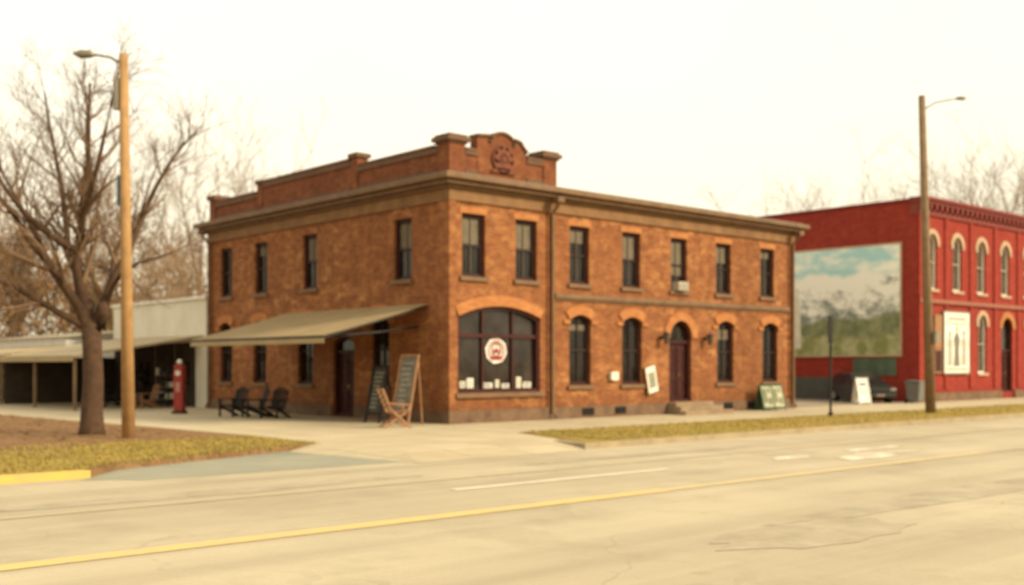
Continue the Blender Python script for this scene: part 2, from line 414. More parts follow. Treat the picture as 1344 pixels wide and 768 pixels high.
marking(-9.95, -4.9, -12.66, -12.49, PWHT)
sheet('road_marking', [(-2.0,-12.9),(-.9,-12.95),(-.4,-12.6),(-.6,-12.45),(-1.6,-12.5)], -.112, PWHT2)
sheet('road_marking', [(-.8,-13.9),(1.0,-13.95),(1.3,-13.5),(2.4,-13.6),(2.5,-13.35),(1.2,-13.2),(.9,-12.9),(.4,-13.2),(-.6,-13.35)], -.112, PWHT2)
sheet('road_marking', [(1.2,-12.7),(3.2,-12.7),(3.4,-12.4),(1.4,-12.35)], -.112, PWHT2)
def blob(cx, cy, rx, ry, n=22, seed=0):
    r = random.Random(seed); return [(cx+rx*math.cos(2*math.pi*i/n)*(1+r.uniform(-.16,.16)), cy+ry*math.sin(2*math.pi*i/n)*(1+r.uniform(-.16,.16))) for i in range(n)]
sheet('asphalt_patch', blob(-9.5,-18.6,1.6,.7,seed=1), -.115, PATCH)
sheet('asphalt_patch', blob(-3.5,-17.9,6.0,.42,26,seed=2), -.116, PATCH)
sheet('asphalt_patch', blob(-12.5,-10.4,3.6,.35,seed=3), -.115, PATCH)
sheet('asphalt_patch', blob(-2.5,-10.2,3.5,.28,seed=4), -.115, PATCH)

def tufts(name, region, n, h, mt, seed, z=.004):
    r = random.Random(seed); mb = MB()
    for _ in range(n):
        x, y = region(r)
        for k in range(3):
            a = r.uniform(0, 6.28); l = h*r.uniform(.5, 1.2); dx = math.cos(a)*l*.5; dy = math.sin(a)*l*.5; w = .012
            px, py = -math.sin(a)*w, math.cos(a)*w
            mb.add([(x-px,y-py,z),(x+px,y+py,z),(x+dx,y+dy,z+l)], [(0,1,2)])
    o = part(name, mb, mt, recalc=False); o['kind'] = 'stuff'; o['label'] = 'short dry yellow grass on the roadside verge'; return o
def reg_r(r): 
    x = -1.5 + (r.random()**1.6)*34; y = r.uniform(-8.1,-4.25)
    return (x if x > -2.0+(y+8.1)*.3 else x+1.4, y)
tufts('grass', reg_r, 3500, .06, BLADE, 1, .008)
def reg_l(r):
    while True:
        x = r.uniform(-17,-7.2); y = r.uniform(-6.8,-.9)
        if y > -6.8+(x+13.2)*.38 or x < -13.4: return x, y
tufts('grass', reg_l, 4000, .07, BLADE, 2, .008)
mb = MB(); r = random.Random(5)
for _ in range(3500):
    x = r.uniform(-18,-7.9); y = r.uniform(-5,16)
    if r.random() > (.35 if y < 0 else 1): continue
    a = r.uniform(0,6.28); s = r.uniform(.04,.09); z = .012+r.uniform(0,.03)
    mb.add([(x+math.cos(a+q)*s, y+math.sin(a+q)*s, z+r.uniform(-.002,.02)) for q in (0,1.4,2.9,4.4)], [(0,1,2,3)])
o = part('fallen_leaves', mb, LEAFM, recalc=False); o['kind'] = 'stuff'

# ============================================================ BRICK HOUSE
LX, LY, HW = 17.9, 15.6, 6.9
house = thing('brick_house', (0,0,0), 0, 'two-storey orange brick corner shop house with parapet and tan awning', 'building')
upX = [.94,3.12,5.52,8.08,10.66,13.29,16.11]; loX = [5.55,8.12,13.41,16.3]
WU, HU, ZU = .92, 1.92, 4.46
WL, HL, ZL, RL = 1.02, 2.34, 1.1, .17
DX, DW, DZ, DH = 10.74, 1.25, .44, 2.95
SR = .34
ops_r = [(x,WU,ZU,HU,0) for x in upX] + [(x,WL,ZL,HL,RL) for x in loX] + [(DX,DW,DZ,DH,DW/2-.001),(2.02,3.4,.92,2.68,SR)]
upY = [2.37,7.91,11.4,14.17]; loY = [3.6,8.2,11.5,14.2]; DY = 5.75
ops_l = [(y,WU+.04,ZU,HU,0) for y in upY] + [(y,WL,ZL,HL,RL) for y in loY] + [(DY,1.3,.05,2.7,.2)]
idt = lambda x,y,z: (x,y,z)
wl = MB(); facade(wl, LX, HW, ops_r, idt); facade(wl, LY, HW, ops_l, lambda x,y,z: (y,x,z))
wl.add([(LX,0,0),(LX,LY,0),(LX,LY,HW),(LX,0,HW)], [(0,1,2,3)]); wl.add([(0,LY,0),(LX,LY,0),(LX,LY,HW),(0,LY,HW)], [(0,1,2,3)])
wl.box(-.05,.22,-.05,.0-.0,.40,6.72); wl.box(-.05,0,0,.5,.40,6.72)
wl.box(4.0,4.32,-.05,0,.40,6.72); wl.box(17.55,17.95,-.05,0,.40,6.72); wl.box(-.05,0,15.25,15.65,.40,6.72)
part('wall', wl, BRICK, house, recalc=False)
pl = MB(); pl.box(-.07,9.95,-.07,.0,0,.398); pl.box(12.1,LX+.06,-.07,0,0,.398); pl.box(-.07,0,0,5.05,0,.398); pl.box(-.07,0,6.45,LY+.06,0,.398)
part('plinth', pl, STONE, house, bev=.01)
for x in (5.86,7.45,13.5,15.0):
    v = MB(); v.box(x-.28,x+.28,-.085,-.06,.10,.34,0)
    for k in range(5): v.box(x-.26,x+.26,-.1,-.086,.12+k*.045,.14+k*.045,1)
    part('basement_vent', v, [DARK, METALD], house)
fz = MB(); 
fz.box(-.08,LX+.08,-.08,LY+.08,6.72,6.78); fz.box(-.06,LX+.06,-.06,LY+.06,6.781,7.08)
part('frieze', fz, FRIEZE, house)
cn = MB(); cn.box(-.18,LX+.18,-.18,LY+.18,7.081,7.17); cn.box(-.34,LX+.34,-.34,LY+.34,7.171,7.30); cn.box(-.50,LX+.5,-.50,LY+.5,7.301,7.47)
part('cornice', cn, TRIM, house, bev=.025)
part('roof', MB().box(-.3,LX+.3,-.3,LY+.3,7.471,7.53), ROOFG, house)
part('string_course', MB().box(4.33,17.54,-.11,-.001,3.95,4.10).box(4.33,17.54,-.06,-.001,3.88,3.949), TRIM, house, bev=.015)
pp = MB()
pp.box(.62,1.10,.04,.34,7.50,8.30); pp.box(3.14,3.86,.04,.34,7.50,8.32)
ped = [(1.101,7.50),(3.139,7.50),(3.139,8.50),(2.98,8.62),(2.86,8.78),(2.62,8.83)]
for i in range(0,9):
    a = math.radians(20+140*i/8); ped.append((2.12+.52*math.cos(a)*1.05, 8.50+.47*math.sin(a)))
ped += [(1.62,8.83),(1.36,8.80),(1.101,8.78)]
pp.prism(ped, .02, .36, 'y')
pp.box(0,.6,0,.6,7.50,8.45); pp.box(3.88,4.46,0,.6,7.50,8.42)
pp.box(.04,.34,.62,4.9,7.50,8.38); pp.box(0,.42,4.92,5.3,7.50,8.70)
pp.box(.04,.34,5.32,11.3,7.50,8.62); pp.box(0,.42,11.32,11.7,7.50,8.6); pp.box(.04,.34,11.72,15.1,7.50,8.28); pp.box(0,.55,15.12,15.62,7.50,8.44)
pp.box(.04,4.4,15.2,15.5,7.50,8.1)
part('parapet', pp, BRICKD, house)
for (y0,y1,z1) in ((.62,4.9,8.37),(5.32,11.3,8.61),(11.72,15.1,8.27)):
    for (za,zb_) in ((7.54,7.70),(z1-.16,z1)): part('parapet_band', MB().box(-.01,.039,y0,y1,za,zb_), COPING, house)
for (x0,x1,z1) in ((.62,1.09,8.29),(3.15,3.86,8.31)):
    for (za,zb_) in ((7.54,7.70),(z1-.12,z1)): part('parapet_band', MB().box(x0,x1,-.01,.039,za,zb_), COPING, house)
cp = MB()
cp.box(.63,1.08,-.03,.41,8.30,8.38); cp.box(3.16,3.85,-.03,.41,8.32,8.40)
for (x0,x1,y0,y1,z) in ((0,.6,0,.6,8.45),(3.88,4.46,0,.6,8.42)):
    cp.box(x0-.05,x1+.05,y0-.05,y1+.05,z,z+.07); cp.box(x0-.13,x1+.13,y0-.13,y1+.13,z+.071,z+.2); cp.box(x0-.06,x1+.06,y0-.06,y1+.06,z+.201,z+.27)
cp.box(-.03,.41,.74,4.84,8.38,8.46); cp.box(-.08,.50,4.84,5.38,8.70,8.84); cp.box(-.03,.41,5.39,11.28,8.62,8.71); cp.box(-.07,.49,11.29,11.75,8.601,8.74)
cp.box(-.03,.41,11.76,15.05,8.28,8.36); cp.box(-.09,.64,15.06,15.72,8.44,8.60)
top = ped[2:]
for a, b_ in zip(top[:-1], top[1:]):
    d = Vector((b_[0]-a[0], b_[1]-a[1])); nrm = Vector((d.y, -d.x)).normalized()*.075
    if nrm.y < 0 and abs(nrm.y) > .01: nrm = -nrm
    e = d.normalized()*.012
    cp.prism([(a[0]-e.x,a[1]-e.y),(b_[0]+e.x,b_[1]+e.y),(b_[0]+nrm.x+e.x,b_[1]+nrm.y+e.y),(a[0]+nrm.x-e.x,a[1]+nrm.y-e.y)], -.045, .41, 'y')
part('coping', cp, COPING, house)
md = MB(); n = 28
def circ(cx, cz, r_, n=28): return [(cx+r_*math.cos(2*math.pi*i/n), cz+r_*math.sin(2*math.pi*i/n)) for i in range(n)]
ring(md, circ(2.12,8.18,.45), circ(2.12,8.18,.40), -.05, .02)
ring(md, circ(2.12,8.18,.20), circ(2.12,8.18,.15), -.07, .02)
md.prism(circ(2.12,8.18,.11,14), -.08, .02, 'y')
for i in range(5):
    a = math.pi/2 + (i-2)*.72; 
    ca_, sa_ = math.cos(a), math.sin(a); pts_ = []
    for (u, v_) in ((.16,-.05),(.26,-.10),(.36,-.05),(.41,0),(.36,.05),(.26,.10),(.16,.05)):
        pts_.append((2.12+ca_*u-sa_*v_, 8.18+sa_*u+ca_*v_))
    md.prism(pts_, -.075, .02, 'y')
md.prism([(1.78,7.90),(2.46,7.90),(2.52,8.02),(2.3,8.06),(1.94,8.06),(1.72,8.02)], -.06, .02, 'y')
md.prism([(1.62,7.74),(2.62,7.74),(2.56,7.84),(1.68,7.84)], -.05, .02, 'y')
part('medallion', md, M('terracotta_relief', (.20,.058,.026), (.10,.030,.015), 9, .8), house, label='dark terracotta leaf medallion relief')

mU = (MAROON, SASH, GLASS)
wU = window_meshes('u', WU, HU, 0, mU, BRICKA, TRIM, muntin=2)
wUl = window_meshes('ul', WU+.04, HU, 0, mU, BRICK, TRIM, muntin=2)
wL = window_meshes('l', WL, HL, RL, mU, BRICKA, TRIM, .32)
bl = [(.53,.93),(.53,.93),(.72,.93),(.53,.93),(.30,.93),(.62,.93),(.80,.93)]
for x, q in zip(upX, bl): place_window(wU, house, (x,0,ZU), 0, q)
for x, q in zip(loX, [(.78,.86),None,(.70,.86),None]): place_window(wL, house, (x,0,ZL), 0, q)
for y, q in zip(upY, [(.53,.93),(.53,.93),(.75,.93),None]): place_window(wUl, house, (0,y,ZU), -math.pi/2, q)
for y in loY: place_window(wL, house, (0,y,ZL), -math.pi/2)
# shop window
sw = MB(); W_, H_, R_ = 3.4, 2.68, SR
ol = inset(W_, H_, R_, .1); sw.add([(x,.2,z) for x,z in ol], [tuple(range(len(ol)))], 0)
for x in (-.62,.62): sw.box(x-.035,x+.035,.12,.199,.1,2.54,1)
sw.box(-1.6,1.6,.10,.198,1.70,1.82,1)
shop = part('shop_window', sw, [GLASSC, MAROON], house, (2.02,0,.92))
f = MB(); ring(f, outline(W_,H_,R_), inset(W_,H_,R_,.1), .05, .21); part('frame', f, MAROON, shop)
a = MB(); i1 = arcpts(W_,H_,R_); RR = ((W_/2)**2+R_**2)/(2*R_); zc = H_-RR
ring(a, i1, [(x*(RR+.33)/RR, zc+(z-zc)*(RR+.33)/RR) for x,z in i1], -.055, .02, 0, False)
part('lintel', a, BRICKA, shop)
part('sill', MB().box(-1.82,1.82,-.11,.05,-.14,-.002), TRIM, shop)
em = MB(); ex, ez = -.03, 1.30
def oct_(s, dx=0, dz=0):
    return [(ex+dx+s*(1.06 if i%2 else 1.0)*math.cos(2*math.pi*i/16+math.pi/16), ez+dz+s*.92*(1.06 if i%2 else 1.0)*math.sin(2*math.pi*i/16+math.pi/16)) for i in range(16)]
em.prism(oct_(.42), .165, .185, 'y', 0)
for i in range(13):
    aa = math.radians(215-250*i/12); cx, cz = ex+.31*math.cos(aa), ez+.285*math.sin(aa)
    em.prism([(cx+.062*math.cos(aa+q), cz+.062*math.sin(aa+q)) for q in (.5,1.6,3.6,4.8)], .158,.1645,'y',2)
em.prism([(ex-.22,ez-.30),(ex+.22,ez-.30),(ex+.28,ez-.17),(ex-.28,ez-.17)], .157,.1645,'y',2)
ring(em, [(x+ex,z+ez) for x,z in circ(0,.02,.215,18)], [(x+ex,z+ez) for x,z in circ(0,.02,.165,18)], .1575, .1645, 1)
em.prism([(ex-.12,ez-.09),(ex-.13,ez+.07),(ex-.06,ez+.03),(ex,ez+.14),(ex+.06,ez+.03),(ex+.13,ez+.07),(ex+.12,ez-.09)], .156,.1645,'y',2)
part('window_emblem', em, [WHITE, MAROON, REDP], shop, label='round white badge with reddish ring of marks')
for (x,z,w_,h_,mt) in ((-1.38,.26,.22,.2,CREAM),(-1.08,.30,.26,.30,WHITE),(-.40,.22,.42,.16,WHITE),(.02,.27,.16,.24,CREAM),(.36,.20,.30,.14,WHITE),(.92,.30,.20,.34,CREAM),(1.28,.22,.34,.18,WHITE)):
    cdm = MB().box(x-w_/2,x+w_/2,.17,.185,z-h_/2,z+h_/2,0); 
    for q in range(3): cdm.box(x-w_*.35,x+w_*.35,.166,.1695,z-h_*.3+q*h_*.25,z-h_*.3+q*h_*.25+.02,1)
    part('notice_card', cdm, [mt, MAROON], shop)
def door(parent, loc, rot, w, h, rise, fan):
    d = MB(); ol = inset(w,h,rise,.09); d.add([(x,.22,z) for x,z in ol], [tuple(range(len(ol)))], 0)
    pw = (w-.18)/2
    for sx in (-1,1):
        for (z0,z1) in ((.2,.85),(1.0,1.95)):
            ring(d, [(sx*pw/2-pw*.36,z0),(sx*pw/2-pw*.36,z1),(sx*pw/2+pw*.36,z1),(sx*pw/2+pw*.36,z0)], [(sx*pw/2-pw*.26,z0+.07),(sx*pw/2-pw*.26,z1-.07),(sx*pw/2+pw*.26,z1-.07),(sx*pw/2+pw*.26,z0+.07)], .195, .219, 0)
    d.box(-.012,.012,.2,.219,.1,2.1,0)
    D = part('door', d, MAROON, parent, loc, rot)
    f = MB(); ring(f, outline(w,h,rise), inset(w,h,rise,.09), .08, .23); f.box(-w/2+.088,w/2-.088,.12,.218,2.12,2.22); part('frame', f, MAROON, D)
    g = MB(); gp = [p for p in inset(w,h,rise,.09) if p[1] > 2.22]; 
    zt = 2.23; gp = [(-w/2+.12,zt)]+[(x*.97,z-.02) for x,z in gp if z > zt+.02]+[(w/2-.12,zt)]
    g.add([(x,.21,z) for x,z in gp], [tuple(range(len(gp)))]); part('transom_window', g, GLASS, D)
    h_ = MB().tube([(.09,.2,1.0),(.09,.14,1.0)],.012,8).tube([(.09,.14,.93),(.09,.14,1.07)],.016,8); part('handle', h_, M('brass',(.5,.33,.1),None,5,.3,.9) if 'brass' not in bpy.data.materials else bpy.data.materials['brass'], D)
    if rise > .3:
        a = MB(); i1 = arcpts(w,h,rise); R=((w/2)**2+rise**2)/(2*rise); zc=h-R
        ring(a, i1, [(x*(R+.32)/R, zc+(z-zc)*(R+.32)/R) for x,z in i1], -.06, .02, 0, False); part('lintel', a, BRICKA, D)
    return D
door(house, (DX,0,DZ), 0, DW, DH, DW/2-.001, True)
door(house, (0,DY,.05), -math.pi/2, 1.3, 2.7, .2, False)
st = MB(); st.box(9.96,12.09,-.45,-.001,0,.43); st.box(9.8,12.25,-.80,-.451,0,.29); st.box(9.65,12.4,-1.15,-.801,0,.145)
part('step', st, M('step_stone',(.32,.23,.14),(.22,.15,.09),3,.9), house, bev=.015)
def pipe(x, y, dirx, diry):
    p = MB().tube([(x+dirx*.3,y+diry*.3,7.1),(x+dirx*.28,y+diry*.28,6.95),(x,y,6.65),(x,y,.25),(x+dirx*.15,y+diry*.15,.08)],.06,10)
    for z in (1.2,3.3,5.4): p.tube([(x,y,z),(x,y,z+.07)],.08,10)
    p.box(x-.14+dirx*.3,x+.14+dirx*.3,y-.12+diry*.3,y+.12+diry*.3,7.0,7.169)
    part('downpipe', p, TRIM, house, smooth=False)
pipe(4.16,-.13,0,-1); pipe(17.72,-.13,0,-1); pipe(-.13,15.4,-1,0)
for x in (9.66,12.15):
    l = MB().tube([(x,-.0,2.75),(x,-.06,2.75)],.07,10,1).tube([(x,-.05,2.75),(x,-.22,2.8),(x,-.26,2.95),(x,-.26,3.02)],.018,6,1)
    l.tube([(x,-.26,2.52),(x,-.26,2.58),(x,-.26,2.86),(x,-.26,2.98)],[.06,.09,.13,.02],6,0)
    l.tube([(x,-.26,2.86),(x,-.26,2.89)],.15,6,1)
    part('wall_lamp', l, [M('lamp_glass',(.10,.07,.045),None,4,.3) if 'lamp_glass' not in bpy.data.materials else bpy.data.materials['lamp_glass'], METALD], house)
part('utility_box', MB().box(6.94,7.26,-.14,-.001,1.27,1.52).box(6.92,7.28,-.16,-.141,1.25,1.54), CREAM, house, bev=.01)
ac = MB().box(-.27,.27,-.26,.14,.01,.32,0)
for k_ in range(5): ac.box(-.23,.23,-.272,-.261,.05+k_*.048,.068+k_*.048,1)
part('air_conditioner', ac, [M('ac_casing',(.45,.41,.33),(.36,.32,.25),3,.6), METAL], house, (10.62,0,ZU), bev=.012)
bs = MB().box(-.29,.29,-.03,.0,-.50,.50,0).box(-.25,.25,-.036,-.031,-.46,.46,1).box(-.17,.17,-.041,-.0365,-.30,.26,2)
part('notice_board', bs, [WOODR, WHITE, M('faded_print',(.30,.30,.20),(.16,.17,.11),7,.7)], house, (9.02,-.10,1.26), (0,math.radians(-13),0), label='tilted white notice board leaning by the door')

# awning
aw = MB(); P, A0, A1 = 3.74, 1.0, 9.45; zt, zb = 3.64, 2.62
nb = 13
for i in range(nb):
    y0 = A0+(A1-A0)*i/nb; y1 = A0+(A1-A0)*(i+1)/nb
    for j in range(4):
        u0, u1 = j/4, (j+1)/4
        sag = lambda u: -.03*math.sin(math.pi*u)
        z0 = zt+(zb-zt)*u0+sag(u0); z1 = zt+(zb-zt)*u1+sag(u1)
        aw.add([(-.05-(P-.05)*u0,y0,z0),(-.05-(P-.05)*u1,y0,z1),(-.05-(P-.05)*u1,y1,z1),(-.05-(P-.05)*u0,y1,z0)], [(0,1,2,3)], 0)
    aw.add([(-P,y0,zb),(-P,y1,zb),(-P,y1,zb-.22),(-P,y0,zb-.22)], [(0,1,2,3)], 1)
A = part('awning', aw, [AWN, AWNV], house, recalc=False, label='sloping tan canvas awning')
sm = A.modifiers.new('s','SOLIDIFY'); sm.thickness = .008
fr = MB().bar((-P+.02,A0-.02,zb-.04),(-P+.02,A1+.02,zb-.04),.05,.07)
for y in (A0+.02, A1-.02): fr.bar((-.06,y,zt-.06),(-P+.03,y,zb-.05),.04,.05)
part('frame', fr, METALD, A)
for y in (A0+.5,5.2,A1-.5):
    ar = MB().tube([(-.05,y,2.95),(-1.8,y-.5,2.75),(-P+.05,y,2.56)],.035,8); part('arm', ar, METALD, A)

# ============================================================ RED BUILDING
red = thing('red_brick_building', (28.16,0,0), 0, 'two-storey red painted brick building with arched windows and a mountain mural', 'building')
RX, RY, RH = 22, 22, 8.9
ux = [1.35,3.9,6.5,9.25,12,14.7,17.4,20.1]; 
opr = [(x,.95,5.4,2.65,.44) for x in ux] + [(6.6,.95,1.35,2.95,.44),(9.45,1.3,.35,3.9,.6),(12.2,.95,1.35,2.95,.44),(15,.95,1.35,2.95,.44),(18,.95,1.35,2.95,.44)]
rw = MB(); facade(rw, RX, RH, opr, idt)
rw.add([(0,0,0),(0,RY,0),(0,RY,9.55),(0,0,9.55)], [(0,1,2,3)]); rw.add([(RX,0,0),(RX,RY,0),(RX,RY,9.5),(RX,0,9.5)], [(0,1,2,3)])
rw.add([(0,RY,0),(RX,RY,0),(RX,RY,9.5),(0,RY,9.5)], [(0,1,2,3)])
for x in (0.02,2.55,5.15,7.85,10.6,13.3,16,18.7,21.5): rw.box(x,x+.36,-.07,-.001,.6,RH)
part('wall', rw, REDB, red, recalc=False)
part('plinth', MB().box(-.01,8.7,-.1,0,0,.42).box(10.2,RX,-.1,0,0,.42), STONE, red)
rc = MB(); rc.box(-.02,RX,-.10,.4,8.901,9.15); rc.box(-.06,RX,-.34,.4,9.42,9.56); rc.box(-.1,RX,-.46,.4,9.561,9.70); rc.box(-.02,RX,-.14,.4,9.151,9.42)
x = .1
while x < RX-.2:
    rc.box(x,x+.18,-.33,-.141,9.16,9.419); x += .52
part('cornice', rc, M('dark_red_trim',(.22,.035,.022),(.17,.026,.018),2,.7), red)
part('coping', MB().box(-.08,.3,.41,RY,9.551,9.65), M('red_coping',(.20,.032,.020),None,2,.7), red)
part('roof', MB().box(.3,RX-.1,.41,RY-.1,9.2,9.3), ROOFG, red)
part('string_course', MB().box(0,RX,-.14,-.071,4.72,4.92), M('pale_red_band',(.30,.10,.06),None,2,.7), red)
OAT = M('oatmeal_stone', (.50,.36,.23), (.38,.25,.15), 3, .8)
mR = (WHITE, SASHW, glass_mat('bright_window_glass', (.04,.036,.028), .7))
rU = window_meshes('ru', .95, 2.65, .44, mR, OAT, OAT, .24); rL = window_meshes('rl', .95, 2.95, .44, mR, OAT, OAT, .24)
for x in ux: place_window(rU, red, (x,0,5.4))
for x in (6.6,12.2,15,18): place_window(rL, red, (x,0,1.35))
D = door(red, (9.45,0,.35), 0, 1.3, 3.9, .6, True)
mu = MB().box(-.05,-.001,.88,7.9,2.24,7.55,0)
mu.prism([(6.35,2.6),(6.85,2.6),(6.9,4.4),(6.75,5.3),(6.5,5.4),(6.38,4.6)], -.053, -.0505, 'x', 1)
part('mural', mu, [MURAL, M('pale_mural_paint',(.72,.68,.55),(.55,.52,.40),3,.7)], red, label='painted mural of snowy mountains and a green valley')
mf = MB(); mf.box(-.07,0,.80,.879,2.16,7.63); mf.box(-.07,0,.88,7.9,7.551,7.63); mf.box(-.07,0,.88,7.9,2.16,2.239)
part('mural_frame', mf, OAT, red)
lw = MB(); lw.box(-.02,-.001,3.6,14,.0,1.15,0); lw.box(-.03,-.001,1.1,3.4,1.25,2.1,1)
part('painted_dado', lw, [SLATE, TEAL], red)
ps = MB(); ps.box(2.25,4.95,-.14,-.08,1.3,4.4,0); ps.box(2.33,4.87,-.146,-.141,1.38,4.32,1)
def pf(pts, m, y=-.152): ps.prism(pts, y, -.1465, 'y', m)
for (cx, h0, s_, m) in ((2.85,1.75,.95,3),(3.55,1.7,1.15,2),(4.30,1.75,1.0,3)):
    pf([(cx-.26*s_,h0),(cx+.26*s_,h0),(cx+.20*s_,h0+.75*s_),(cx+.28*s_,h0+1.15*s_),(cx+.10*s_,h0+1.42*s_),(cx-.10*s_,h0+1.42*s_),(cx-.28*s_,h0+1.15*s_),(cx-.19*s_,h0+.75*s_)], m)
    pf([(cx+.11*s_*math.cos(q*.785), h0+1.58*s_+.15*s_*math.sin(q*.785)) for q in range(8)], 2 if m == 3 else 3, -.153)
pf([(2.5,3.75),(4.7,3.75),(4.7,3.82),(2.5,3.82)], 3); pf([(2.7,3.95),(4.5,3.95),(4.5,4.1),(2.7,4.1)], 3)
pf([(2.5,1.5),(4.7,1.5),(4.7,1.6),(2.5,1.6)], 3)
part('poster', ps, [METAL, WHITE, M('poster_dark_grey',(.18,.165,.13),None,4,.7), M('poster_grey',(.42,.385,.31),None,4,.7)], red, label='wide white framed poster with grey and dark figures')
b2 = MB(); b2.box(1.35,2.1,-.14,-.08,1.35,4.2,0); b2.box(1.43,2.02,-.147,-.141,2.6,4.1,1); b2.box(1.43,2.02,-.147,-.141,1.45,2.45,2)
part('signboard', b2, [WOODR, M('ochre_sign',(.36,.18,.06),(.22,.09,.035),5,.6), MAROON], red, label='narrow brown and ochre signboard')

# ============================================================ OUTBUILDINGS along side street
sh = thing('white_shed', (0.2,16.3,0), 0, 'plain white rendered single-storey shop with open tan canopy', 'building')
w = MB(); w.box(0,9,0,9.7,0,4.5,0); part('wall', w, CREAM, sh)
part('roof', MB().box(-.1,9.1,-.1,9.8,4.501,4.62), WHITE, sh)
CANOPY_SHADE = M('painted_canopy_shade', (.06,.045,.03), (.035,.025,.018), 2, .8, spec=.2)  # near-black colour that paints the shade under the canopies
for (y0,y1,z1) in ((1.0,2.9,2.7),(3.0,4.9,2.7),(5.0,7.1,2.7),(7.2,9.5,2.7)): part('door', MB().box(-.03,-.001,y0,y1,.02,z1), CANOPY_SHADE, sh)  # wide dark panels over the wall, painting in the canopy shade
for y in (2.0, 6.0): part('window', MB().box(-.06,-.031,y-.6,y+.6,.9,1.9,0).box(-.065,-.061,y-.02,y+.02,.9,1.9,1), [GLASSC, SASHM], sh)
cv = MB(); cv.prism([(0,3.0),(-5.3,2.14),(-5.3,2.05),(0,2.9)], .3, 9.6, 'y')
part('canopy', cv, M('tan_metal_roof',(.40,.31,.18),(.31,.235,.135),.8,.7), sh)
part('valance', MB().box(-5.34,-5.301,.3,9.6,1.90,2.14), AWNV, sh)
for y in (.5,5.0,9.4): part('post', MB().box(-5.2,-5.10,y,y+.10,0,2.04), WOODG, sh)
part('canopy_shade_panel', MB().box(-5.0,-.04,9.45,9.6,0.02,2.1), CANOPY_SHADE, sh)  # dark panel added at the far end to deepen the canopy shade
sh2 = thing('low_white_store', (-1.5,27.5,0), 0, 'low white store with shallow roof and shaded open canopy', 'building')
part('wall', MB().box(0,9,0,16,0,3.1), WHITE, sh2)
part('roof', MB().prism([(-.3,3.1),(9.3,3.1),(4.5,3.6)], -.2,16.2,'y'), STOREROOF, sh2)
for (y0,y1) in ((.3,3.4),(3.8,7.5),(7.9,11.5),(11.8,15.4)): part('door', MB().box(-.03,-.001,y0,y1,.1,2.5), CANOPY_SHADE, sh2)  # dark sheets on the white wall, shade put in as colour
cv = MB(); cv.prism([(0,2.7),(-5.2,2.05),(-5.2,1.95),(0,2.6)], -.2, 15, 'y'); part('canopy', cv, bpy.data.materials['tan_metal_roof'], sh2)
for y in (0,3.5,7,10.5,14.5): part('post', MB().box(-5.1,-4.98,y,y+.12,0,1.97), CREAM, sh2)
WOODL_ = M('crate_wood', (.34, .20, .10), (.24, .13, .06), 6, .8)
def rack(loc, label, seed):
    t = thing('shelf_rack', loc, -math.pi/2, label, 'shelves', 'goods racks under the canopies'); r_ = random.Random(seed)
    f = MB()
    for sx in (-.7,.7):
        for sy in (-.2,.2): f.bar((sx,sy,0),(sx,sy,1.5),.05,.05)
        f.bar((sx,-.2,.2),(sx,.2,.2),.04,.04)
    for sy in (-.2,.2): f.bar((-.7,sy,.2),(.7,sy,.2),.04,.04)
    part('frame', f, WOODD, t)
    for z in (.3,.8,1.3):
        s_ = part('shelf', MB().box(-.72,.72,-.22,.22,z,z+.03), WOODR, t)
        g_ = MB(); x = -.62
        while x < .55:
            w_ = r_.uniform(.12,.26); h_ = r_.uniform(.12,.34); g_.box(x,x+w_,-.16,.14,z+.031,z+.031+h_,r_.randint(0,3)); x += w_+r_.uniform(.03,.12)
        part('goods', g_, [CREAM, WOODL_, SLATE, METALD], s_, bev=.01)
    return t
rack((-.35,19.0,0), 'dark shelf rack with mixed goods under the shed canopy', 1)
rack((-.35,22.3,0), 'dark shelf rack with mixed goods under the shed canopy', 2)
rack((-3.4,28.6,0), 'dark shelf rack with mixed goods under the store canopy', 3)
rack((-3.0,31.0,0), 'dark shelf rack with mixed goods under the store canopy', 4)

# ============================================================ POLES
def street_pole(loc, H_, r0, r1, mt, lean, arm, head, label):
    t = thing('utility_pole', loc, 0, label, 'utility pole', 'utility poles along the street')
    part('pole', MB().tube([(0,0,0),(lean[0]*.5,lean[1]*.5,H_*.5),(lean[0],lean[1],H_)],[r0,(r0+r1)/2,r1],14), mt, t, smooth=True)
    return t
RV = Vector((.7456,-.6664,0)); FV = Vector((.6664,.7456,0))
lp = street_pole((-9.6,.47,0), 9.35, .16, .10, WOODP, (-.09,.08), 1, 1, 'tall tan wooden utility pole with street lamp in the grass verge')
topv = Vector((-.09,.08,9.2))
e = -RV
arm = MB().tube([topv-Vector((0,0,.1)), topv+e*.35+Vector((0,0,.08)), topv+e*.75+Vector((0,0,.14))],.03,8)
part('lamp_arm', arm, METAL, lp, smooth=True)
hd = MB().tube([topv+e*.68+Vector((0,0,.14)), topv+e*.8+Vector((0,0,.15)), topv+e*1.05+Vector((0,0,.15)), topv+e*1.22+Vector((0,0,.17))],[.04,.09,.11,.03],10)
part('lamp_head', hd, METAL, lp, smooth=True)
tr = MB(); q = Vector((-.06,.06,8.0)) + e*.2
tr.tube([q, q+Vector((0,0,.72))],.09,12); tr.tube([q+Vector((0,0,.72)), q+Vector((0,0,.8))],[.09,.03],12); tr.bar(q+Vector((0,0,.3)), Vector((-.06,.06,8.3)),.05,.05)
part('junction_box', tr, METAL, lp, smooth=False)
bn = MB(); q = Vector((-.05,.05,5.65))+e*.13
bn.bar(q, q+Vector((0,0,.75)), .16, .03); part('sign', bn, BLUE, lp)
rp = street_pole((18.0,-5.85,0), 11.7, .19, .12, WOODG, (-.25,.22), 1, 1, 'tall grey-brown wooden utility pole with thin lamp arm by the kerb')
topv = Vector((-.25,.22,11.6)); e = RV
